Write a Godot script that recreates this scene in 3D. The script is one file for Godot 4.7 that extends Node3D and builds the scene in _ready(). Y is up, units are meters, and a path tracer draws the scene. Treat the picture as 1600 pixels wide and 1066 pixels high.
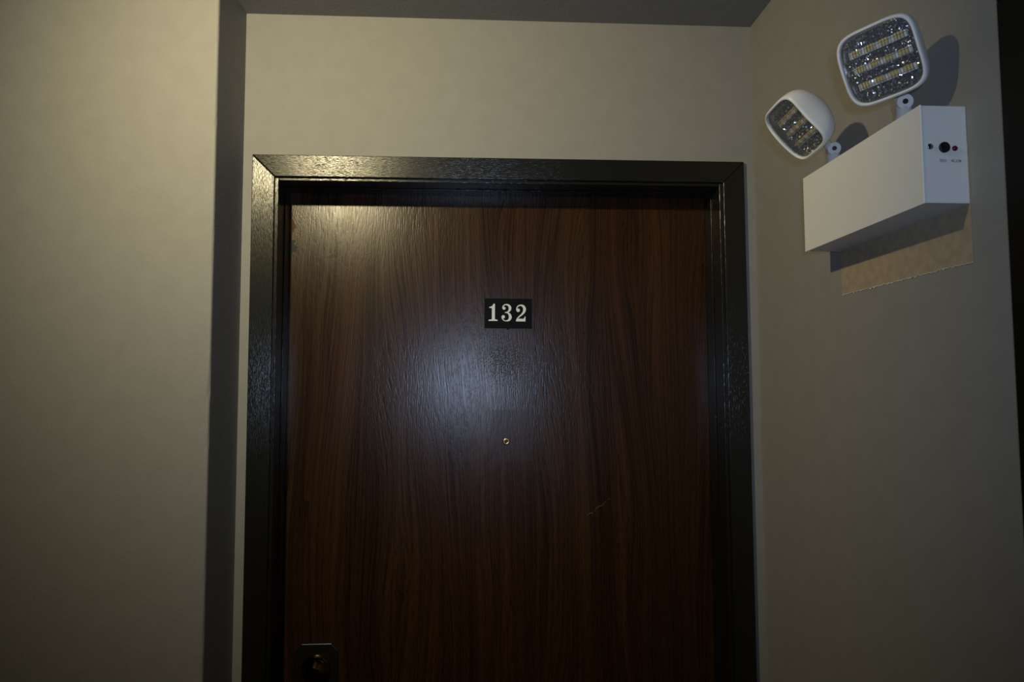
extends Node3D
# An apartment door set back in a corridor, with a twin-head emergency light on the side wall.
# Metres; z = 0 is the wall round the door, x = 0 the middle of the door, y = 0 the floor.

const WALL_R := 0.5524        # face of the right wall
const REVEAL_X := -0.5473     # side of the recess, left
const LEFT_Z := 0.1647        # face of the corridor wall, left
const CEIL_Y := 2.398
const DOOR_Z := -0.095        # face of the door
const LAMP := Vector3(-0.53, 2.325, 0.91)
const LAMP_AIM := Vector3(-0.25, 2.06, 0.10)
const FLASH_AIM := Vector3(0.14, 0.46, -1.0)
const FLASH := Vector3(-0.07, 1.63, 1.63)

var M := {}
var rng := RandomNumberGenerator.new()


# ---------------------------------------------------------------- helpers
func begin() -> SurfaceTool:
	var st := SurfaceTool.new()
	st.begin(Mesh.PRIMITIVE_TRIANGLES)
	return st

func tri(st: SurfaceTool, p: Array, n: Array, uv: Array = []) -> void:
	var g: Vector3 = (p[2] - p[0]).cross(p[1] - p[0])
	var order := [0, 1, 2] if g.dot(n[0] + n[1] + n[2]) >= 0.0 else [0, 2, 1]
	for k in order:
		st.set_normal(n[k])
		if uv.size():
			st.set_uv(uv[k])
		st.add_vertex(p[k])

func quad(st: SurfaceTool, a: Vector3, b: Vector3, c: Vector3, d: Vector3, n: Vector3) -> void:
	tri(st, [a, b, c], [n, n, n])
	tri(st, [a, c, d], [n, n, n])

func quad_s(st: SurfaceTool, p: Array, n: Array, uv: Array = []) -> void:
	tri(st, [p[0], p[1], p[2]], [n[0], n[1], n[2]], [uv[0], uv[1], uv[2]] if uv.size() else [])
	tri(st, [p[0], p[2], p[3]], [n[0], n[2], n[3]], [uv[0], uv[2], uv[3]] if uv.size() else [])

func box(st: SurfaceTool, lo: Vector3, hi: Vector3) -> void:
	rbox(st, (lo + hi) / 2.0, hi - lo, 0.0, 1)

# a box with rounded edges; seg = facets round each edge
func rbox(st: SurfaceTool, c: Vector3, size: Vector3, r: float, seg := 3) -> void:
	var h := size / 2.0
	for ax in 3:
		var u := (ax + 1) % 3
		var v := (ax + 2) % 3
		for s in [-1.0, 1.0]:
			var us := steps(h[u], r, seg)
			var vs := steps(h[v], r, seg)
			for i in us.size() - 1:
				for j in vs.size() - 1:
					var P := []
					var N := []
					for q in [[i, j], [i + 1, j], [i + 1, j + 1], [i, j + 1]]:
						var p := Vector3.ZERO
						p[ax] = s * h[ax]
						p[u] = us[q[0]]
						p[v] = vs[q[1]]
						var n := Vector3.ZERO
						n[ax] = s
						if r > 0.0:
							var core := p.clamp(-h + Vector3.ONE * r, h - Vector3.ONE * r)
							var d := p - core
							if d.length() > 1e-9:
								n = d.normalized()
								p = core + n * r
						P.append(c + p)
						N.append(n)
					quad_s(st, P, N)

func steps(h: float, r: float, seg: int) -> Array:
	if r <= 0.0:
		return [-h, h]
	var a := []
	for k in seg + 1:
		a.append(-h + r - r * tan(PI / 4.0 * (1.0 - float(k) / seg)))
	for k in seg + 1:
		a.append(h - r + r * tan(PI / 4.0 * float(k) / seg))
	return a

# a grid of points, row by row; closed joins the last column to the first
func grid(st: SurfaceTool, P: Array, closed: bool, outward: float, flat := false) -> void:
	var rows := P.size()
	var cols: int = P[0].size()
	var N := []
	for i in rows:
		var row := []
		for j in cols:
			var du: Vector3 = P[mini(i + 1, rows - 1)][j] - P[maxi(i - 1, 0)][j]
			var dv: Vector3 = (P[i][(j + 1) % cols] - P[i][(j - 1 + cols) % cols]) if closed else (P[i][mini(j + 1, cols - 1)] - P[i][maxi(j - 1, 0)])
			var n := du.cross(dv)
			row.append(n.normalized() * outward if n.length() > 1e-14 else Vector3.ZERO)
		N.append(row)
	for i in rows:
		for j in cols:
			if N[i][j] == Vector3.ZERO:
				var s := Vector3.ZERO
				var k := i - 1 if i > 0 else i + 1
				for q in cols:
					s += N[k][q]
				N[i][j] = s.normalized()
	for i in rows - 1:
		for j in (cols if closed else cols - 1):
			var k := (j + 1) % cols
			var p := [P[i][j], P[i][k], P[i + 1][k], P[i + 1][j]]
			var n := [N[i][j], N[i][k], N[i + 1][k], N[i + 1][j]]
			if flat:
				var m: Vector3 = (n[0] + n[1] + n[2] + n[3]).normalized()
				var g: Vector3 = (p[2] - p[0]).cross(p[1] - p[3])
				g = g.normalized() if g.length() > 1e-14 else m
				if g.dot(m) < 0.0:
					g = -g
				n = [g, g, g, g]
			quad_s(st, p, n)

# a profile of [radius, height] turned round an axis; creases stay where a point is given twice
func lathe(st: SurfaceTool, profile: Array, xf: Transform3D, n := 32) -> void:
	var run := [profile[0]]
	for k in range(1, profile.size() + 1):
		if k == profile.size() or profile[k] == profile[k - 1]:
			if run.size() > 1:
				var P := []
				for q in run:
					var row := []
					for j in n:
						var a := TAU * j / n
						row.append(xf * Vector3(cos(a) * q[0], q[1], sin(a) * q[0]))
					P.append(row)
				grid(st, P, true, 1.0)
			run = []
		if k < profile.size():
			run.append(profile[k])

func obj(called: String, st: SurfaceTool, m: Material, parent: Node = self) -> MeshInstance3D:
	var o := MeshInstance3D.new()
	o.name = called
	o.mesh = st.commit()
	o.material_override = m
	o.mesh.surface_set_material(0, m)
	o.material_override = null
	parent.add_child(o, true)
	return o

func tag(o: Node, label: String, category := "", kind := "", group := "") -> void:
	o.set_meta("label", label)
	if category:
		o.set_meta("category", category)
	if kind:
		o.set_meta("kind", kind)
	if group:
		o.set_meta("group", group)

# a polygon in x and y drawn out along z, its front edges rounded by r; the corners stay sharp (mitres)
func slab(st: SurfaceTool, poly: Array, z0: float, z1: float, r: float, lean := Vector2.ZERO, from := Vector2.ZERO) -> void:
	var n := poly.size()
	var area := 0.0
	for i in n:
		area += poly[i].cross(poly[(i + 1) % n])
	var pts := poly.duplicate()
	if area < 0.0:
		pts.reverse()
	var rings := [[0.0, z0, 0.0]]
	for k in 5:
		var a := PI / 2.0 * k / 4.0
		rings.append([r * (1.0 - cos(a)), z1 - r + r * sin(a), a])
	var at := func(i: int, inset: float) -> Vector2:
		var p: Vector2 = pts[i]
		var d0: Vector2 = (p - pts[(i - 1 + n) % n]).normalized()
		var d1: Vector2 = (pts[(i + 1) % n] - p).normalized()
		var n0 := Vector2(-d0.y, d0.x)
		var n1 := Vector2(-d1.y, d1.x)
		return p + (n0 + n1) * inset / (1.0 + n0.dot(n1))
	for i in n:
		var j := (i + 1) % n
		var d: Vector2 = (pts[j] - pts[i]).normalized()
		var out := Vector3(d.y, -d.x, 0)
		for k in rings.size() - 1:
			var A = rings[k]
			var B = rings[k + 1]
			var a0: Vector2 = at.call(i, A[0])
			var a1: Vector2 = at.call(j, A[0])
			var b0: Vector2 = at.call(i, B[0])
			var b1: Vector2 = at.call(j, B[0])
			var nA: Vector3 = out * cos(A[2]) + Vector3(0, 0, sin(A[2]))
			var nB: Vector3 = out * cos(B[2]) + Vector3(0, 0, sin(B[2]))
			var la := 0.0 if k == 0 else 1.0
			quad_s(st, [Vector3(a0.x, a0.y, A[1] + la * lean.dot(a0 - from)), Vector3(a1.x, a1.y, A[1] + la * lean.dot(a1 - from)), Vector3(b1.x, b1.y, B[1] + lean.dot(b1 - from)), Vector3(b0.x, b0.y, B[1] + lean.dot(b0 - from))], [nA, nA, nB, nB])
	var cap := PackedVector2Array()
	for i in n:
		cap.append(at.call(i, r))
	var t := Geometry2D.triangulate_polygon(cap)
	for k in range(0, t.size(), 3):
		var q := []
		for m in 3:
			q.append(Vector3(cap[t[k + m]].x, cap[t[k + m]].y, z1 + lean.dot(cap[t[k + m]] - from)))
		var up := Vector3(-lean.x, -lean.y, 1.0).normalized()
		tri(st, q, [up, up, up])

func mat(color: Color, rough: float, metal := 0.0, spec := 0.5) -> StandardMaterial3D:
	var m := StandardMaterial3D.new()
	m.albedo_color = color.linear_to_srgb()   # colours below are given as linear base colours
	m.roughness = rough
	m.metallic = metal
	m.metallic_specular = spec
	return m

func noise(freq: float, seed_: int, octaves := 3) -> FastNoiseLite:
	var n := FastNoiseLite.new()
	n.noise_type = FastNoiseLite.TYPE_SIMPLEX_SMOOTH
	n.seed = seed_
	n.frequency = freq
	n.fractal_octaves = octaves
	return n

func tex(im: Image) -> ImageTexture:
	return ImageTexture.create_from_image(im)

func seamless(freq: float, seed_: int, octaves: int, side := 512) -> Image:
	return noise(freq, seed_, octaves).get_seamless_image(side, side)

# a tileable grey picture squeezed to the range lo..hi, for colour variation
func mottle(freq: float, seed_: int, octaves: int, lo: float, hi: float, side := 512) -> ImageTexture:
	var im := seamless(freq, seed_, octaves, side)
	im.convert(Image.FORMAT_L8)
	var d := im.get_data()
	for k in d.size():
		d[k] = int(clampf(lo + (hi - lo) * d[k] / 255.0, 0.0, 1.0) * 255.0)
	return tex(Image.create_from_data(side, side, false, Image.FORMAT_L8, d))


# ---------------------------------------------------------------- materials
func wood_textures() -> void:
	var w := 1024
	var h := 2048
	var col := PackedByteArray()
	col.resize(w * h * 3)
	var ruf := PackedByteArray()
	ruf.resize(w * h)
	var hgt := PackedByteArray()
	hgt.resize(w * h)
	var n_warp := noise(1.0, 3, 2)
	var n_band := noise(1.0, 11, 3)
	var n_pore := noise(1.0, 23, 2)
	var n_fine := noise(1.0, 37, 1)
	var n_tone := noise(1.0, 41, 2)
	var n_spot := noise(1.0, 53, 3)
	var W := 0.943
	var H := 2.03
	# flecks of old glue under the number plate, dark stains on the latch edge, a scratch
	var bumpy := noise(0.045, 71, 2)
	for j in h:
		var y := H * (1.0 - (j + 0.5) / h)
		for i in w:
			var x := -W / 2.0 + W * (i + 0.5) / w
			var bend := n_warp.get_noise_2d(x * 4.0 + 10.0, y * 0.75) * 0.05 + n_warp.get_noise_2d(x * 14.0, y * 1.6 + 50.0) * 0.004
			var g := x + bend
			# growth rings cut lengthwise: narrow dark lines whose spacing wanders
			var ring := g * 85.0 + n_band.get_noise_2d(g * 7.0, y * 0.22) * 6.0
			var fr := ring - floorf(ring)
			var late := fr * fr
			var tone := n_tone.get_noise_2d(g * 12.0, y * 0.25) * 0.6 + n_tone.get_noise_2d(g * 45.0 + 7.0, y * 0.6) * 0.4
			var fine := n_fine.get_noise_2d(g * 300.0, y * 2.2)
			var pore := smoothstep(0.10, 0.50, n_pore.get_noise_2d(g * 380.0, y * 22.0 + 90.0))
			var v := 1.0 + tone * 0.62 - late * 0.34 + fine * 0.22
			v *= 1.0 - 0.38 * pore
			var red := 1.0 + 0.14 * n_tone.get_noise_2d(g * 5.0 + 30.0, y * 0.3)
			var c := Vector3(0.036 * red, 0.0150, 0.0046) * maxf(v, 0.12)
			var ro := 0.275 + 0.04 * fine + 0.02 * tone
			var he := 0.60 - 0.40 * pore + 0.05 * fine + 0.24 * n_spot.get_noise_2d(x * 620.0, y * 430.0)
			# glue residue
			var gx := (x - 0.0137) / 0.058
			var gy := (y - 1.6600) / 0.056
			var inside := clampf(1.35 - sqrt(gx * gx + gy * gy) * 1.0, 0.0, 1.0)
			if inside > 0.0:
				var fleck := smoothstep(0.52 - 0.42 * inside, 0.75 - 0.25 * inside, n_spot.get_noise_2d(x * 230.0 + 3.0, y * 230.0) * 0.8 + 0.2)
				c = c.lerp(Vector3(0.012, 0.011, 0.011), fleck * 0.55)
				ro = lerpf(ro, 0.56, fleck)
			# latch-side stains
			var sx := (x + 0.4680) / 0.014
			var sy := (y - 1.9065) / 0.021
			var stain := sx * sx + sy * sy + n_spot.get_noise_2d(x * 90.0, y * 90.0) * 0.9
			if stain < 1.0:
				c = c.lerp(Vector3(0.010, 0.013, 0.016), smoothstep(1.0, 0.55, stain) * 0.92)
				ro = lerpf(ro, 0.6, smoothstep(1.0, 0.5, stain))
			sy = (y - 1.9555) / 0.016
			sx = (x + 0.4690) / 0.011
			stain = sx * sx + sy * sy + n_spot.get_noise_2d(x * 70.0, y * 70.0) * 0.6
			if stain < 1.0:
				c = c.lerp(Vector3(0.075, 0.034, 0.010), smoothstep(1.0, 0.6, stain))
				ro = lerpf(ro, 0.7, smoothstep(1.0, 0.5, stain))
			# scratch
			var ay := 1.3235 + (x - 0.2123) * 0.72
			if x > 0.186 and x < 0.242 and absf(y - ay - 0.002 * sin(x * 300.0)) < 0.0009 and n_spot.get_noise_2d(x * 300.0, 4.0) > -0.25:
				c = c.lerp(Vector3(0.16, 0.11, 0.07), 0.7)
			# the polished square round the peephole
			if x > -0.021 and x < 0.069 and y < 1.544 and y > 1.43:
				ro += 0.05
			c = Vector3(Color(c.x, c.y, c.z).linear_to_srgb().r, Color(c.x, c.y, c.z).linear_to_srgb().g, Color(c.x, c.y, c.z).linear_to_srgb().b)
			var k := j * w + i
			col[k * 3] = int(clampf(c.x, 0.0, 1.0) * 255.0)
			col[k * 3 + 1] = int(clampf(c.y, 0.0, 1.0) * 255.0)
			col[k * 3 + 2] = int(clampf(c.z, 0.0, 1.0) * 255.0)
			ruf[k] = int(clampf(ro, 0.0, 1.0) * 255.0)
			hgt[k] = int(clampf(he, 0.0, 1.0) * 255.0)
	var m := mat(Color.WHITE, 1.0, 0.0, 0.40)
	m.albedo_texture = tex(Image.create_from_data(w, h, false, Image.FORMAT_RGB8, col))
	m.roughness_texture = tex(Image.create_from_data(w, h, false, Image.FORMAT_L8, ruf))
	m.heightmap_enabled = true
	m.heightmap_texture = tex(Image.create_from_data(w, h, false, Image.FORMAT_L8, hgt))
	m.heightmap_scale = 0.022
	M.wood = m

func materials() -> void:
	wood_textures()
	# wall paint: roller stipple and faint unevenness
	var stipple := seamless(0.07, 5, 3)
	stipple.convert(Image.FORMAT_L8)
	var st := tex(stipple)
	var uneven := mottle(0.012, 8, 4, 0.975, 1.01)
	var paint := mat(Color(0.262, 0.255, 0.242), 0.62, 0.0, 0.35)
	paint.albedo_texture = uneven
	paint.heightmap_enabled = true
	paint.heightmap_texture = st
	paint.heightmap_scale = 0.022
	paint.uv1_triplanar = true
	paint.uv1_world_triplanar = true
	paint.uv1_scale = Vector3.ONE * 3.0
	M.paint = paint
	var ceiling := paint.duplicate()
	ceiling.albedo_color = Color(0.255, 0.25, 0.242).linear_to_srgb()
	ceiling.roughness = 0.85
	M.ceiling = ceiling
	# dark brown-black gloss paint brushed along each piece
	for way in ["upright", "level"]:
		var streak := seamless(0.11, 14, 3)
		streak.convert(Image.FORMAT_L8)
		var gloss := mat(Color(0.0085, 0.0080, 0.0055), 0.24, 0.0, 0.5)
		gloss.heightmap_enabled = true
		gloss.heightmap_texture = tex(streak)
		gloss.heightmap_scale = 0.021 if way == "upright" else 0.022
		gloss.uv1_triplanar = true
		gloss.uv1_world_triplanar = true
		gloss.uv1_triplanar_sharpness = 8.0
		gloss.uv1_scale = Vector3(14.0, 1.0, 14.0) if way == "upright" else Vector3(1.0, 14.0, 14.0)
		M["gloss_" + way] = gloss
	M.enamel = mat(Color(0.76, 0.76, 0.735), 0.4)
	M.plastic = mat(Color(0.74, 0.73, 0.72), 0.34)
	M.stain = mat(Color(0.0045, 0.0042, 0.0036), 0.5, 0.0, 0.3)
	M.plate = mat(Color(0.006, 0.006, 0.007), 0.45, 0.0, 0.15)
	M.digit = mat(Color(0.66, 0.68, 0.67), 0.35)
	M.black = mat(Color(0.004, 0.004, 0.005), 0.4)
	M.red = mat(Color(0.10, 0.002, 0.018), 0.2)
	M.ink = mat(Color(0.03, 0.035, 0.05), 0.7)
	M.steel = mat(Color(0.5, 0.5, 0.5), 0.25, 1.0)
	M.brass = mat(Color(0.62, 0.42, 0.19), 0.28, 1.0)
	M.bronze = mat(Color(0.28, 0.19, 0.09), 0.085, 1.0)
	M.dark_bronze = mat(Color(0.010, 0.009, 0.008), 0.30, 0.0, 0.6)
	M.chrome = mat(Color(0.55, 0.56, 0.58), 0.14, 1.0)
	M.board = mat(Color(0.75, 0.75, 0.73), 0.3)
	M.phosphor = mat(Color(0.66, 0.52, 0.19), 0.25)
	var lens := mat(Color(0.9, 0.93, 1.0), 0.06)
	lens.albedo_color.a = 0.05
	lens.transparency = BaseMaterial3D.TRANSPARENCY_ALPHA
	M.lens = lens
	var ribs := mat(Color(0.05, 0.055, 0.07), 0.12)
	ribs.albedo_color.a = 0.45
	ribs.transparency = BaseMaterial3D.TRANSPARENCY_ALPHA
	M.ribs = ribs
	var old := mat(Color(0.38, 0.30, 0.21), 0.8)
	old.albedo_texture = mottle(0.02, 19, 4, 0.9, 1.04)
	old.uv1_triplanar = true
	old.uv1_world_triplanar = true
	old.uv1_scale = Vector3.ONE * 4.0
	M.old_paint = old
	M.chalk = mat(Color(0.60, 0.57, 0.51), 0.9)
	var carpet := mat(Color(0.09, 0.075, 0.06), 0.95)
	carpet.albedo_texture = mottle(0.2, 31, 3, 0.5, 1.0)
	carpet.uv1_triplanar = true
	carpet.uv1_world_triplanar = true
	carpet.uv1_scale = Vector3.ONE * 2.0
	M.carpet = carpet
	M.lamp_body = mat(Color(0.6, 0.6, 0.58), 0.5)
	var glow := mat(Color(0.9, 0.85, 0.7), 0.4)
	glow.emission_enabled = true
	glow.emission = Color(1.0, 0.87, 0.62)
	glow.emission_energy_multiplier = 3.0
	M.lamp_glow = glow
	var cool := mat(Color(0.9, 0.9, 0.95), 0.3)
	cool.emission_enabled = true
	cool.emission = Color(0.80, 0.90, 1.0)
	cool.emission_energy_multiplier = 3.0
	M.flash_glow = cool


# ---------------------------------------------------------------- the setting
func setting() -> void:
	# wall round the door, with the doorway left open
	var st := begin()
	var x0 := -0.4935
	var x1 := 0.4935
	var top := 2.056
	box(st, Vector3(REVEAL_X, 0, -0.16), Vector3(x0, CEIL_Y, 0))
	box(st, Vector3(x1, 0, -0.16), Vector3(WALL_R, CEIL_Y, 0))
	box(st, Vector3(x0, top, -0.16), Vector3(x1, CEIL_Y, 0))
	var o := obj("wall_back", st, M.paint)
	tag(o, "beige painted wall around and above the dark door frame", "wall", "structure")

	# corridor wall on the left, ending in the side of the recess; its corner is knocked about
	st = begin()
	var nz := noise(1.0, 61, 3)
	var edge := []
	for k in 161:
		var y := CEIL_Y * k / 160.0
		var d := maxf(0.0, nz.get_noise_1d(y * 9.0) - 0.12) * 0.0024 + maxf(0.0, nz.get_noise_1d(y * 60.0 + 40.0) - 0.35) * 0.006
		edge.append(Vector3(REVEAL_X - 0.0012 - d, y, LEFT_Z - 0.0012 - d))
	var P := []
	for e: Vector3 in edge:
		P.append([Vector3(-3.2, e.y, LEFT_Z), Vector3(REVEAL_X - 0.006, e.y, LEFT_Z)])
	grid(st, P, false, -1.0)
	P = []
	for e: Vector3 in edge:
		P.append([Vector3(REVEAL_X - 0.006, e.y, LEFT_Z), Vector3(lerpf(e.x, REVEAL_X - 0.006, 0.5), e.y, lerpf(e.z, LEFT_Z, 0.7)), e, Vector3(lerpf(e.x, REVEAL_X, 0.7), e.y, lerpf(e.z, LEFT_Z - 0.006, 0.5)), Vector3(REVEAL_X, e.y, LEFT_Z - 0.006)])
	grid(st, P, false, -1.0)
	P = []
	for e: Vector3 in edge:
		P.append([Vector3(REVEAL_X, e.y, LEFT_Z - 0.006), Vector3(REVEAL_X, e.y, -0.16)])
	grid(st, P, false, -1.0)
	quad(st, Vector3(-3.2, 0, -0.16), Vector3(REVEAL_X, 0, -0.16), Vector3(REVEAL_X, CEIL_Y, -0.16), Vector3(-3.2, CEIL_Y, -0.16), Vector3.FORWARD)
	quad(st, Vector3(-3.2, 0, -0.16), Vector3(-3.2, 0, LEFT_Z), Vector3(-3.2, CEIL_Y, LEFT_Z), Vector3(-3.2, CEIL_Y, -0.16), Vector3.LEFT)
	quad(st, Vector3(-3.2, CEIL_Y, -0.16), Vector3(REVEAL_X, CEIL_Y, -0.16), Vector3(REVEAL_X, CEIL_Y, LEFT_Z - 0.006), Vector3(-3.2, CEIL_Y, LEFT_Z), Vector3.UP)
	o = obj("wall_left", st, M.paint)
	tag(o, "warmly lit beige corridor wall ending in a worn corner beside the recessed door", "wall", "structure")

	# right wall with a second doorway nearer the camera
	st = begin()
	var d0 := 0.795
	var d1 := 1.63
	box(st, Vector3(WALL_R, 0, -0.16), Vector3(WALL_R + 0.12, CEIL_Y, d0))
	box(st, Vector3(WALL_R, 0, d1), Vector3(WALL_R + 0.12, CEIL_Y, 2.6))
	box(st, Vector3(WALL_R, 2.056, d0), Vector3(WALL_R + 0.12, CEIL_Y, d1))
	o = obj("wall_right", st, M.paint)
	tag(o, "beige side wall carrying the emergency light, with a bare tan patch under it", "wall", "structure")
	# where an older fitting was: unpainted tan rectangle with a ragged, chalky lower edge
	var pn := noise(1.0, 77, 3)
	st = begin()
	var lip := begin()
	for k in 96:
		var za := lerpf(0.353, 0.6675, k / 96.0)
		var zb := lerpf(0.353, 0.6675, (k + 1) / 96.0)
		var ya := 1.7505 + pn.get_noise_1d(za * 180.0) * 0.0022
		var yb := 1.7505 + pn.get_noise_1d(zb * 180.0) * 0.0022
		var x := WALL_R - 0.0004
		quad(st, Vector3(x, ya, za), Vector3(x, yb, zb), Vector3(x, 1.90, zb), Vector3(x, 1.90, za), Vector3.LEFT)
		var ta := 0.0005 + maxf(0.0, pn.get_noise_1d(za * 140.0 + 70.0)) * 0.0028
		var tb := 0.0005 + maxf(0.0, pn.get_noise_1d(zb * 140.0 + 70.0)) * 0.0028
		quad(lip, Vector3(x - 0.0006, ya - ta, za), Vector3(x - 0.0006, yb - tb, zb), Vector3(x - 0.0006, yb + 0.0002, zb), Vector3(x - 0.0006, ya + 0.0002, za), Vector3.LEFT)
		quad(lip, Vector3(x - 0.0006, ya - ta, za), Vector3(x - 0.0006, yb - tb, zb), Vector3(x + 0.0004, yb - tb, zb), Vector3(x + 0.0004, ya - ta, za), Vector3.DOWN)
	var patch := obj("bare_patch", st, M.old_paint, o)
	patch.set_meta("label", "unpainted tan rectangle under the emergency light")
	obj("torn_paint_edge", lip, M.chalk, patch)

	st = begin()
	box(st, Vector3(-3.2, CEIL_Y, -0.16), Vector3(WALL_R + 0.12, CEIL_Y + 0.1, 2.6))
	o = obj("ceiling", st, M.ceiling)
	tag(o, "dim painted ceiling over the door recess", "ceiling", "structure")
	st = begin()
	box(st, Vector3(-3.2, -0.1, -0.16), Vector3(WALL_R + 0.12, 0, 2.6))
	o = obj("floor", st, M.carpet)
	tag(o, "dark carpeted corridor floor in front of the door", "floor", "structure")
	st = begin()
	box(st, Vector3(-3.2, 0, 2.6), Vector3(WALL_R + 0.12, CEIL_Y, 2.72))
	o = obj("wall_front", st, M.paint)
	tag(o, "beige corridor wall opposite the numbered door", "wall", "structure")
	st = begin()
	box(st, Vector3(-3.32, 0, LEFT_Z), Vector3(-3.2, CEIL_Y, 2.6))
	o = obj("wall_end", st, M.paint)
	tag(o, "beige wall closing the far end of the corridor", "wall", "structure")


# ---------------------------------------------------------------- door and frame
func door_frame() -> void:
	var t := Node3D.new()
	t.name = "trim_1"
	add_child(t)
	tag(t, "glossy dark brown mitred door frame around the wood-grain door", "door frame", "structure")
	var xo := 0.5266     # outside of the casing
	var xi := 0.4806     # inside of the casing
	var yo := 2.089
	var yi := 2.043
	var gap := 0.00025
	for s in [-1.0, 1.0]:
		var st := begin()
		slab(st, [Vector2(s * xo, 0.0), Vector2(s * xi, 0.0), Vector2(s * xi, yi - gap), Vector2(s * xo, yo - gap)], 0.0, 0.0088, 0.0018, Vector2(s * 0.06, 0), Vector2(s * xo, 0))
		obj("casing_side", st, M.gloss_upright, t)
	var st := begin()
	slab(st, [Vector2(-xo + gap, yo), Vector2(xo - gap, yo), Vector2(xi - gap, yi), Vector2(-xi + gap, yi)], 0.0, 0.0088, 0.0018, Vector2(0, 0.06), Vector2(0, yo))
	obj("casing_head", st, M.gloss_level, t)
	var xj := 0.4735
	var yj := 2.036
	for s in [-1.0, 1.0]:
		st = begin()
		rbox(st, Vector3(s * (xj + 0.01), 1.028, -0.0755), Vector3(0.02, 2.056, 0.149), 0.0016, 2)
		obj("jamb", st, M.gloss_upright, t)
		st = begin()
		rbox(st, Vector3(s * (xj - 0.001), 1.017, -0.073), Vector3(0.002, 2.034, 0.042), 0.0009, 3)
		obj("stop", st, M.gloss_upright, t)
	st = begin()
	rbox(st, Vector3(0, yj + 0.01, -0.0755), Vector3(2 * xj, 0.02, 0.149), 0.0016, 2)
	obj("head_jamb", st, M.gloss_level, t)
	st = begin()
	rbox(st, Vector3(0, yj - 0.001, -0.073), Vector3(2 * xj, 0.002, 0.042), 0.0009, 3)
	obj("head_stop", st, M.gloss_level, t)
	# nail head in the left casing
	st = begin()
	lathe(st, [[0.0, 0.0], [0.0008, 0.0], [0.0008, 0.0002], [0.0, 0.0003]], Transform3D(Basis(Vector3.RIGHT, PI / 2), Vector3(-0.5193, 2.051, 0.0085)), 10)
	obj("nail_hole", st, M.black, t)

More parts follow.
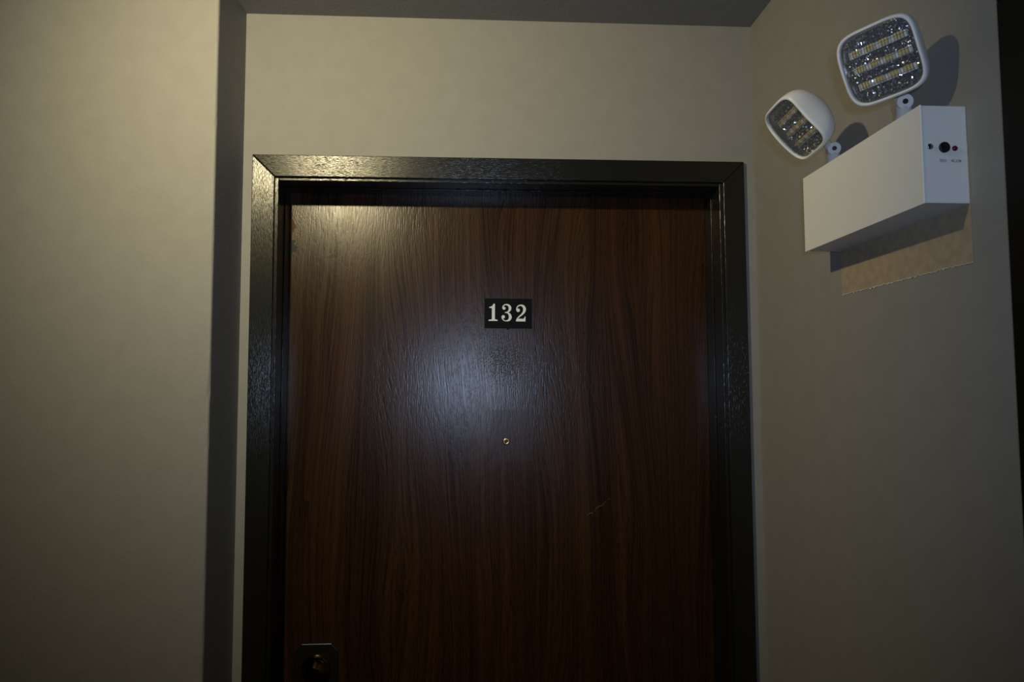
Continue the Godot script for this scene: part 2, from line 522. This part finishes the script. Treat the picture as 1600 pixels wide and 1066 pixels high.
func door() -> void:
	var d := Node3D.new()
	d.name = "door_1"
	add_child(d)
	tag(d, "closed dark walnut wood-grain apartment door with number 132", "door", "structure")
	var st := begin()
	var w := 0.4715
	var y0 := 0.005
	var y1 := 2.035
	var n := Vector3.BACK
	var cols := 4
	var rows := 8
	for i in cols:
		for j in rows:
			var p := []
			var uv := []
			for q in [[0, 0], [1, 0], [1, 1], [0, 1]]:
				var u := float(i + q[0]) / cols
				var v := float(j + q[1]) / rows
				p.append(Vector3(lerpf(-w, w, u), lerpf(y0, y1, v), DOOR_Z))
				uv.append(Vector2(u, 1.0 - v))
			quad_s(st, p, [n, n, n, n], uv)
	for s in [-1.0, 1.0]:
		quad_s(st, [Vector3(s * w, y0, DOOR_Z), Vector3(s * w, y1, DOOR_Z), Vector3(s * w, y1, DOOR_Z - 0.044), Vector3(s * w, y0, DOOR_Z - 0.044)], [Vector3(s, 0, 0), Vector3(s, 0, 0), Vector3(s, 0, 0), Vector3(s, 0, 0)], [Vector2(0.02, 1), Vector2(0.02, 0), Vector2(0.06, 0), Vector2(0.06, 1)])
	for e in [[y0, Vector3.DOWN], [y1, Vector3.UP]]:
		quad_s(st, [Vector3(-w, e[0], DOOR_Z), Vector3(w, e[0], DOOR_Z), Vector3(w, e[0], DOOR_Z - 0.044), Vector3(-w, e[0], DOOR_Z - 0.044)], [e[1], e[1], e[1], e[1]], [Vector2(0, 0.02), Vector2(1, 0.02), Vector2(1, 0.06), Vector2(0, 0.06)])
	quad_s(st, [Vector3(-w, y0, DOOR_Z - 0.044), Vector3(w, y0, DOOR_Z - 0.044), Vector3(w, y1, DOOR_Z - 0.044), Vector3(-w, y1, DOOR_Z - 0.044)], [-n, -n, -n, -n], [Vector2(0, 1), Vector2(1, 1), Vector2(1, 0), Vector2(0, 0)])
	obj("door_leaf", st, M.wood, d)

	# peephole: brass ring round a sunken glass
	var at := Transform3D(Basis(Vector3.RIGHT, PI / 2), Vector3(0.0103, 1.4787, DOOR_Z))
	st = begin()
	lathe(st, [[0.0072, 0.0], [0.0072, 0.0007], [0.0064, 0.0016], [0.0050, 0.0018], [0.0036, 0.0014], [0.0030, 0.0004]], at, 28)
	var ring := obj("peephole", st, M.brass, d)
	ring.set_meta("label", "small brass peephole ring")
	st = begin()
	lathe(st, [[0.0, 0.0002], [0.0031, 0.0002], [0.0031, 0.0004], [0.0, 0.0009]], at, 20)
	obj("lens", st, M.black, ring)

	# lock: dark plate with clipped corners, flared collar and key cylinder
	var cx := -0.3992
	st = begin()
	var px0 := cx - 0.046
	var px1 := cx + 0.046
	var py0 := 0.82
	var py1 := 1.0504
	var c := 0.0145
	slab(st, [Vector2(px0, py0 + c), Vector2(px0 + c, py0), Vector2(px1 - c, py0), Vector2(px1, py0 + c), Vector2(px1, py1 - c), Vector2(px1 - c, py1), Vector2(px0 + c, py1), Vector2(px0, py1 - c)], DOOR_Z, DOOR_Z + 0.0045, 0.0028)
	var plate := obj("lock_plate", st, M.dark_bronze, d)
	plate.set_meta("label", "dark lock plate with clipped corners")
	var lock := Transform3D(Basis(Vector3.RIGHT, PI / 2), Vector3(cx, 0.9967, DOOR_Z + 0.0045))
	st = begin()
	lathe(st, [[0.031, 0.0], [0.0305, 0.004], [0.0285, 0.0075], [0.0255, 0.0115], [0.0205, 0.0185], [0.0158, 0.0265], [0.0150, 0.0280], [0.0150, 0.0280], [0.0145, 0.0290], [0.0132, 0.0290], [0.0132, 0.0290], [0.0128, 0.0275]], lock, 48)
	obj("lock_collar", st, M.bronze, plate)
	st = begin()
	lathe(st, [[0.0128, 0.020], [0.0128, 0.0268], [0.0122, 0.0275], [0.0, 0.0275]], lock, 36)
	obj("key_cylinder", st, M.bronze, plate)
	st = begin()
	rbox(st, Vector3(cx, 0.9912, DOOR_Z + 0.0322), Vector3(0.0016, 0.008, 0.0006), 0.0002, 1)
	obj("keyhole", st, M.black, plate)
	st = begin()
	var kn := Transform3D(Basis(Vector3.RIGHT, PI / 2), Vector3(cx, 0.885, DOOR_Z + 0.0045))
	lathe(st, [[0.028, 0.0], [0.027, 0.005], [0.014, 0.010], [0.0115, 0.022], [0.016, 0.030], [0.0245, 0.038], [0.0265, 0.048], [0.0235, 0.058], [0.014, 0.063], [0.0, 0.064]], kn, 40)
	obj("knob", st, M.bronze, plate)

func number_plate() -> void:
	var t := Node3D.new()
	t.name = "number_plate"
	t.position = Vector3(0.0156, 1.7653, DOOR_Z)
	t.rotation.z = -0.0065
	add_child(t)
	tag(t, "small black plate with silver numerals 132 on the door", "sign")
	var st := begin()
	slab(st, [Vector2(-0.0536, -0.0337), Vector2(0.0536, -0.0337), Vector2(0.0536, 0.0337), Vector2(-0.0536, 0.0337)], 0.0, 0.0016, 0.0004)
	obj("backing", st, M.plate, t)
	st = begin()
	slab(st, [Vector2(-0.0035, -0.0355), Vector2(-0.0022, -0.0368), Vector2(0.0008, -0.0366), Vector2(0.0020, -0.0337), Vector2(-0.0042, -0.0337)], 0.0, 0.0012, 0.0003)
	obj("tab", st, M.plate, t)
	# numerals traced in units of a ten-thousandth of a metre or so: x to the right, y down, middle (757, 528)
	var one := [PackedVector2Array([Vector2(300, 378), Vector2(345, 368), Vector2(378, 345), Vector2(402, 300), Vector2(438, 300), Vector2(438, 662), Vector2(452, 674), Vector2(502, 682), Vector2(502, 710), Vector2(288, 710), Vector2(288, 684), Vector2(352, 674), Vector2(366, 662), Vector2(366, 412), Vector2(348, 404), Vector2(302, 398)])]
	var three := [stroke([[622, 405, 20], [632, 360, 22], [665, 327, 26], [712, 316, 30], [762, 334, 44], [794, 376, 60], [796, 425, 60], [772, 470, 44], [735, 496, 24], [675, 507, 18]]),
		stroke([[675, 505, 18], [735, 514, 26], [780, 545, 50], [803, 595, 66], [800, 645, 66], [770, 688, 48], [712, 707, 24], [655, 694, 22], [618, 655, 24], [606, 615, 20]]), disc(654, 405, 37), disc(636, 612, 41)]
	var two := [stroke([[955, 450, 22], [962, 395, 24], [995, 348, 28], [1055, 330, 32], [1112, 352, 56], [1142, 402, 66], [1142, 450, 66], [1120, 505, 54], [1070, 560, 38], [1010, 610, 30], [968, 660, 26], [950, 700, 22]]), disc(992, 450, 42),
		PackedVector2Array([Vector2(938, 716), Vector2(944, 676), Vector2(972, 650), Vector2(1100, 654), Vector2(1132, 644), Vector2(1148, 600), Vector2(1168, 600), Vector2(1166, 718)])]
	for d in [["numeral_one", one], ["numeral_three", three], ["numeral_two", two]]:
		st = begin()
		var shape: Array = [d[1][0]]
		for k in range(1, d[1].size()):
			var merged := Geometry2D.merge_polygons(shape[0], d[1][k])
			var best := 0
			for q in merged.size():
				if merged[q].size() > merged[best].size():
					best = q
			shape = [merged[best]]
		var poly := PackedVector2Array()
		for p: Vector2 in shape[0]:
			poly.append(Vector2((p.x - 757.0) * 9.46e-5, (528.0 - p.y) * 9.46e-5))
		var idx := Geometry2D.triangulate_polygon(poly)
		for k in range(0, idx.size(), 3):
			var q := []
			for m in 3:
				q.append(Vector3(poly[idx[k + m]].x, poly[idx[k + m]].y, 0.0022))
			tri(st, q, [Vector3.BACK, Vector3.BACK, Vector3.BACK])
		var turn := 1.0 if Geometry2D.is_polygon_clockwise(poly) else -1.0
		for k in poly.size():
			var a := poly[k]
			var b := poly[(k + 1) % poly.size()]
			var e := (b - a).normalized()
			quad(st, Vector3(a.x, a.y, 0.0014), Vector3(b.x, b.y, 0.0014), Vector3(b.x, b.y, 0.0022), Vector3(a.x, a.y, 0.0022), Vector3(-e.y, e.x, 0) * turn)
		obj(d[0], st, M.digit, t)

func disc(x: float, y: float, r: float) -> PackedVector2Array:
	var a := PackedVector2Array()
	for k in 20:
		a.append(Vector2(x + cos(TAU * k / 20.0) * r, y + sin(TAU * k / 20.0) * r))
	return a

# a pen line of changing width: [x, y, width] points, smoothed
func stroke(pts: Array) -> PackedVector2Array:
	var line := []
	for k in pts.size() - 1:
		var p := []
		for q in [-1, 0, 1, 2]:
			var v: Array = pts[clampi(k + q, 0, pts.size() - 1)]
			p.append(Vector3(v[0], v[1], v[2]))
		for s in 4:
			line.append(p[1].cubic_interpolate(p[2], p[0], p[3], s / 4.0))
	var e: Array = pts[-1]
	line.append(Vector3(e[0], e[1], e[2]))
	var l := PackedVector2Array()
	var r := PackedVector2Array()
	for k in line.size():
		var d: Vector3 = line[mini(k + 1, line.size() - 1)] - line[maxi(k - 1, 0)]
		var n = Vector2(-d.y, d.x).normalized() * line[k].z / 2.0
		l.append(Vector2(line[k].x, line[k].y) + n)
		r.append(Vector2(line[k].x, line[k].y) - n)
	r.reverse()
	l.append_array(r)
	return l


# ---------------------------------------------------------------- second door frame on the right wall
func side_doorway() -> void:
	var t := Node3D.new()
	t.name = "trim_2"
	add_child(t)
	tag(t, "black painted door casing at the edge of the side wall", "door frame", "structure")
	var x := WALL_R
	for z in [[0.7355, 0.788], [1.637, 1.689]]:
		var st := begin()
		rbox(st, Vector3(x - 0.004, 1.0225, (z[0] + z[1]) / 2), Vector3(0.008, 2.045, z[1] - z[0]), 0.0015, 2)
		obj("casing_side", st, M.stain, t)
	var st := begin()
	rbox(st, Vector3(x - 0.004, 2.071, 1.2125), Vector3(0.008, 0.052, 0.954), 0.0015, 2)
	obj("casing_head", st, M.stain, t)
	for z in [0.8055, 1.6195]:
		st = begin()
		rbox(st, Vector3(x + 0.06, 1.028, z), Vector3(0.118, 2.056, 0.021), 0.001, 1)
		obj("jamb", st, M.stain, t)
	st = begin()
	rbox(st, Vector3(x + 0.06, 2.046, 1.2125), Vector3(0.118, 0.02, 0.793), 0.001, 1)
	obj("head_jamb", st, M.stain, t)
	# drip of dark paint on the casing's edge
	st = begin()
	rbox(st, Vector3(x - 0.0015, 1.8445, 0.7348), Vector3(0.003, 0.0048, 0.0030), 0.0013, 3)
	obj("paint_drip", st, M.stain, t)
	var d := Node3D.new()
	d.name = "door_2"
	add_child(d)
	tag(d, "dark neighbouring door in the side wall", "door", "structure")
	st = begin()
	rbox(st, Vector3(x + 0.085, 1.019, 1.2125), Vector3(0.044, 2.028, 0.79), 0.0015, 2)
	obj("door_leaf", st, M.stain, d)


# ---------------------------------------------------------------- emergency light
func outline(a: float, half: float, e: float) -> float:
	return half / pow(pow(absf(cos(a)), e) + pow(absf(sin(a)), e), 1.0 / e)

const HALF := 0.0500
const SAG := 2.4

func face_z(p: Vector2) -> float:
	return -SAG * p.length_squared()

func lamp_head(parent: Node, called: String, at: Vector3, facing: Vector3, row: Vector3, label: String) -> void:
	var z := facing.normalized()
	var x := (row - z * row.dot(z)).normalized()
	var y := z.cross(x)
	# shell: bezel rim, then a bowl that turns from square to round
	var n := 72
	var P := []
	var rings := [[0.905, -0.010, 4.6], [0.905, 0.0002, 4.6], [0.915, 0.0016, 4.6], [0.94, 0.0026, 4.6], [0.97, 0.0022, 4.6], [0.99, 0.0008, 4.5], [1.0, -0.002, 4.5]]
	for k in range(1, 15):
		var f := k / 14.0
		var ph := f * PI / 2.0
		rings.append([pow(cos(ph), 0.55) if k < 14 else 0.0, -0.004 - 0.056 * sin(ph), lerpf(4.5, 2.0, smoothstep(0.0, 0.75, f))])
	for q in rings:
		var rowp := []
		for j in n:
			var a := TAU * j / n
			var rr: float = outline(a, HALF, q[2]) * q[0]
			var rim := outline(a, HALF, 4.5)
			var keep: float = clampf(1.0 + q[1] / 0.056, 0.0, 1.0)
			rowp.append(Vector3(cos(a) * rr, sin(a) * rr, q[1] - SAG * minf(rr * rr, rim * rim) * keep))
		P.append(rowp)
	var st := begin()
	grid(st, P, true, 1.0)
	var head := obj(called, st, M.plastic, parent)
	head.transform = Transform3D(Basis(x, y, z), at)
	head.set_meta("label", label)
	# lens: clear plastic pressed into fine ribs
	st = begin()
	P = []
	var res := 108
	for i in res + 1:
		var rowp := []
		for j in res + 1:
			var u := 2.0 * j / res - 1.0
			var v := 2.0 * i / res - 1.0
			var m := maxf(absf(u), absf(v))
			var p := Vector2.ZERO
			if m > 0.0:
				var a := atan2(v, u)
				p = Vector2(cos(a), sin(a)) * m * outline(a, HALF * 0.91, 4.6)
			var fx := p.x * 27.0 / (2.0 * HALF)
			var fy := p.y * 15.0 / (2.0 * HALF)
			var rib := absf(fx - floorf(fx) - 0.5) * 0.0016 + absf(fy - floorf(fy) - 0.5) * 0.0010
			rowp.append(Vector3(p.x, p.y, face_z(p) - 0.0012 + rib * (1.0 if m < 0.97 else 0.0)))
		P.append(rowp)
	grid(st, P, false, -1.0, true)
	obj("lens", st, M.lens, head)
	# the moulded ribs themselves: thin smoky bars in both directions on the inside of the lens
	st = begin()
	for k in range(-13, 14):
		var px := (k + 0.5) * 2.0 * HALF / 27.0
		for q in 14:
			var ya := lerpf(-1.0, 1.0, q / 14.0)
			var yb := lerpf(-1.0, 1.0, (q + 1) / 14.0)
			var hgt := pow(maxf(0.0, pow(HALF * 0.88, 4.6) - pow(absf(px), 4.6)), 1.0 / 4.6)
			if hgt <= 0.0:
				continue
			var a0 := Vector2(px, ya * hgt)
			var a1 := Vector2(px, yb * hgt)
			bar(st, a0, a1, 0.0007)
	for k in range(-7, 7):
		var py := (k + 0.5) * 2.0 * HALF / 15.0
		var wid := pow(maxf(0.0, pow(HALF * 0.88, 4.6) - pow(absf(py), 4.6)), 1.0 / 4.6)
		for q in 14:
			bar(st, Vector2(lerpf(-wid, wid, q / 14.0), py), Vector2(lerpf(-wid, wid, (q + 1) / 14.0), py), 0.0005)
	obj("lens_ribs", st, M.ribs, head)
	# reflector tray behind it: faceted bright metal between the rows of LEDs
	st = begin()
	P = []
	var across := 54
	var along := 45
	for i in along + 1:
		var rowp := []
		for j in across + 1:
			var u := 2.0 * j / across - 1.0
			var v := 2.0 * i / along - 1.0
			var m := maxf(absf(u), absf(v))
			var p := Vector2.ZERO
			if m > 0.0:
				var a := atan2(v, u)
				p = Vector2(cos(a), sin(a)) * m * outline(a, HALF * 0.90, 4.6)
			# upright flutes, cut across at every third step
			var zz := -0.0225 + 0.0011 * (j % 2) + 0.0012 * (1.0 if i % 3 == 0 else 0.0) + 0.0022 * rng.randf()
			if m > 0.86:
				zz = lerpf(zz, face_z(p) - 0.004, smoothstep(0.86, 1.0, m))
			rowp.append(Vector3(p.x, p.y, zz))
		P.append(rowp)
	grid(st, P, false, -1.0, true)
	obj("reflector", st, M.chrome, head)
	for r in 3:
		st = begin()
		rbox(st, Vector3(0.0, (r - 1) * 0.0215, -0.0166), Vector3(0.074, 0.0090, 0.0016), 0.0004, 1)
		obj("led_strip", st, M.board, head)
		for k in 4:
			st = begin()
			rbox(st, Vector3((k - 1.5) * 0.0182, (r - 1) * 0.0215 + 0.0012, -0.0150), Vector3(0.0112, 0.0078, 0.0022), 0.0006, 2)
			obj("led", st, M.phosphor, head)

func bar(st: SurfaceTool, a: Vector2, b: Vector2, half: float) -> void:
	var d := (b - a).normalized()
	var n := Vector2(-d.y, d.x) * half
	var lift := -0.0022
	var e := Vector3(0, 0, 0.0009)
	var A := Vector3(a.x, a.y, face_z(a) + lift)
	var B := Vector3(b.x, b.y, face_z(b) + lift)
	var s := Vector3(n.x, n.y, 0)
	quad(st, A + s, B + s, B + e, A + e, (s.normalized() + Vector3.BACK).normalized())
	quad(st, A - s, B - s, B + e, A + e, (-s.normalized() + Vector3.BACK).normalized())

func knuckle(parent: Node, at: Vector3, head: Vector3) -> void:
	var x := at.x
	# turret on the box, hinge barrel with its screw, arm into the head
	var st := begin()
	lathe(st, [[0.0125, 0.0], [0.0125, 0.006], [0.0105, 0.010], [0.0100, at.y - 1.949 - 0.004], [0.0, at.y - 1.949]], Transform3D(Basis(), Vector3(x, 1.949, at.z)), 28)
	var turret := obj("turret", st, M.plastic, parent)
	var ax := Vector3(-0.35, -0.16, 1.0).normalized()
	var side := ax.cross(Vector3.UP).normalized()
	var b := Basis(side, ax, side.cross(ax))
	st = begin()
	lathe(st, [[0.0, -0.011], [0.0098, -0.011], [0.0108, -0.010], [0.0108, 0.010], [0.0098, 0.011], [0.0098, 0.011], [0.0, 0.011]], Transform3D(b, at), 32)
	obj("hinge", st, M.plastic, turret)
	st = begin()
	lathe(st, [[0.0036, 0.0109], [0.0036, 0.0114], [0.0028, 0.0117], [0.0, 0.0114]], Transform3D(b, at), 16)
	obj("screw", st, M.black, turret)
	st = begin()
	var from := at - ax * 0.007
	var d := head - from
	var s2 := d.normalized().cross(Vector3.UP).normalized()
	lathe(st, [[0.0070, 0.0], [0.0070, d.length() * 0.7], [0.0, d.length() * 0.72]], Transform3D(Basis(s2, d.normalized(), s2.cross(d.normalized())), from), 24)
	obj("arm", st, M.plastic, turret)
	st = begin()
	lathe(st, [[0.0, 0.0], [0.0042, 0.0], [0.0042, 0.0035], [0.0, 0.0040]], Transform3D(Basis(), Vector3(x - 0.017, 1.949, at.z - 0.004)), 6)
	obj("nut", st, M.brass, turret)

func emergency_light() -> void:
	var t := Node3D.new()
	t.name = "emergency_light"
	add_child(t)
	tag(t, "white metal emergency light box with two swivel LED heads on the side wall", "emergency light")
	var x0 := 0.4924
	var y0 := 1.8236
	var y1 := 1.949
	var z0 := 0.3495
	var z1 := 0.6665
	var st := begin()
	rbox(st, Vector3((x0 + WALL_R) / 2 + 0.0008, (y0 + y1) / 2, (z0 + z1) / 2), Vector3(WALL_R - x0 - 0.0016, y1 - y0 - 0.001, z1 - z0 - 0.001), 0.0012, 2)
	obj("housing", st, M.enamel, t)
	st = begin()
	rbox(st, Vector3(x0 + 0.0009, (y0 + y1) / 2, (z0 + z1) / 2), Vector3(0.0018, y1 - y0 + 0.0006, z1 - z0 + 0.0006), 0.0008, 2)
	rbox(st, Vector3(x0 + 0.005, y0 + 0.006, z0 - 0.0001), Vector3(0.0095, 0.012, 0.0012), 0.0004, 1)
	obj("front_cover", st, M.enamel, t)
	# end panel: screw, test button, indicator and its lettering
	var ye := 1.8945
	var face := Basis(Vector3.RIGHT, PI / 2)
	st = begin()
	lathe(st, [[0.0038, 0.0], [0.0038, 0.0006], [0.0032, 0.0014], [0.0, 0.0019]], Transform3D(face, Vector3(0.5032, ye + 0.001, z1)), 20)
	obj("screw", st, M.steel, t)
	st = begin()
	lathe(st, [[0.0068, 0.0], [0.0068, 0.0022], [0.0060, 0.0030], [0.0, 0.0034]], Transform3D(face, Vector3(0.5212, ye, z1)), 28)
	obj("test_button", st, M.black, t)
	st = begin()
	lathe(st, [[0.0034, 0.0], [0.0034, 0.0010], [0.0022, 0.0024], [0.0, 0.0030]], Transform3D(face, Vector3(0.5352, ye - 0.0008, z1)), 20)
	var led := obj("indicator", st, M.red, t)
	led.set_meta("label", "small red indicator lamp")
	for w in [["TEST", 0.5190, 0.0000], ["AC ON", 0.5365, 0.0]]:
		var tm := TextMesh.new()
		tm.text = w[0]
		var f := SystemFont.new()
		f.font_names = PackedStringArray(["Droid Sans"])
		tm.font = f
		tm.font_size = 16
		tm.pixel_size = 0.0045 / 16.0
		tm.depth = 0.0002
		tm.material = M.ink
		var o := MeshInstance3D.new()
		o.name = "lettering"
		o.mesh = tm
		t.add_child(o, true)
		o.position = Vector3(w[1], ye - 0.0168, z1 + 0.0001)
	var big := Vector3(0.460, 2.017, 0.635)
	var small := Vector3(0.431, 1.9948, 0.4415)
	knuckle(t, Vector3(0.522, 1.984, 0.587), big - Vector3(-0.69, -0.44, 0.575) * 0.03)
	knuckle(t, Vector3(0.522, 1.984, 0.397), small - Vector3(-0.76, -0.65, 0.03) * 0.03)
	lamp_head(t, "lamp_head", big, Vector3(-0.69, -0.44, 0.575), Vector3(0.605, 0.09, 0.79), "square lamp head with three rows of LEDs, facing out from the wall")
	lamp_head(t, "lamp_head", small, Vector3(-0.76, -0.65, 0.03), Vector3(0.063, 0.124, 0.993), "lamp head turned down and away, its white bowl showing")


# ---------------------------------------------------------------- lamps outside the frame
func lamp_fixtures() -> void:
	var aim := (LAMP_AIM - LAMP).normalized()
	var t := Node3D.new()
	t.name = "ceiling_spotlight"
	add_child(t)
	tag(t, "small warm ceiling spotlight over the corridor, aimed at the door", "ceiling light")
	var back := -aim
	var s := back.cross(Vector3.UP).normalized()
	var b := Basis(s, back, s.cross(back))
	var at := LAMP - aim * 0.015
	var st := begin()
	lathe(st, [[0.030, -0.004], [0.031, 0.0], [0.031, 0.030], [0.026, 0.044], [0.012, 0.050], [0.0, 0.051]], Transform3D(b, at), 32)
	obj("shade", st, M.lamp_body, t)
	st = begin()
	lathe(st, [[0.0, 0.0], [0.0285, 0.0005], [0.0285, 0.003], [0.0, 0.0032]], Transform3D(b, at), 32)
	obj("bulb", st, M.lamp_glow, t)
	st = begin()
	var root := at + back * 0.035
	lathe(st, [[0.0, 0.0], [0.006, 0.0], [0.006, CEIL_Y - root.y - 0.012], [0.030, CEIL_Y - root.y - 0.010], [0.030, CEIL_Y - root.y], [0.0, CEIL_Y - root.y]], Transform3D(Basis(), root), 24)
	obj("stem", st, M.lamp_body, t)
	var l := SpotLight3D.new()
	l.name = "spotlight_lamp"
	l.light_color = Color(1.0, 0.855, 0.495).linear_to_srgb()
	l.light_energy = 0.94
	l.light_size = 0.02
	l.spot_angle = 66.5
	l.spot_angle_attenuation = 1.0
	l.spot_range = 12.0
	l.spot_attenuation = 2.0
	l.shadow_enabled = true
	add_child(l)
	l.look_at_from_position(LAMP, LAMP_AIM)

	var f := Node3D.new()
	f.name = "camera_flash"
	add_child(f)
	tag(f, "compact cool white camera lamp held in front of the door", "flash lamp")
	st = begin()
	rbox(st, FLASH + Vector3(0, 0, 0.032), Vector3(0.072, 0.050, 0.05), 0.006, 3)
	obj("body", st, M.black, f)
	st = begin()
	rbox(st, FLASH + Vector3(0, 0, 0.006), Vector3(0.060, 0.040, 0.004), 0.001, 1)
	obj("flash_lens", st, M.flash_glow, f)
	var a := SpotLight3D.new()
	a.name = "flash_lamp"
	a.light_color = Color(0.53, 0.70, 1.0).linear_to_srgb()
	a.light_energy = 0.66
	a.light_size = 0.025
	a.spot_angle = 58.0
	a.spot_angle_attenuation = 1.0
	a.spot_range = 12.0
	a.spot_attenuation = 2.0
	a.shadow_enabled = true
	add_child(a)
	a.look_at_from_position(FLASH, FLASH + FLASH_AIM)


func _ready() -> void:
	rng.seed = 4
	# camera
	var cam := Camera3D.new()
	cam.name = "camera"
	cam.fov = rad_to_deg(2.0 * atan(533.0 / 1120.0))
	cam.near = 0.05
	cam.far = 50.0
	cam.position = Vector3(-0.0712, 1.5943, 1.5118)
	cam.basis = Basis(Vector3.UP, -0.0591) * Basis(Vector3.RIGHT, 0.0675) * Basis(Vector3.BACK, -0.0035)
	add_child(cam)
	cam.current = true
	# no sky reaches this corridor
	var env := Environment.new()
	env.background_mode = Environment.BG_COLOR
	env.background_color = Color.BLACK
	env.tonemap_mode = Environment.TONE_MAPPER_LINEAR
	env.tonemap_exposure = 1.0
	env.sdfgi_enabled = true
	env.ssao_enabled = true
	env.ssil_enabled = true
	var we := WorldEnvironment.new()
	we.name = "environment"
	we.environment = env
	add_child(we)
	materials()
	lamp_fixtures()
	setting()
	door_frame()
	door()
	number_plate()
	side_doorway()
	emergency_light()
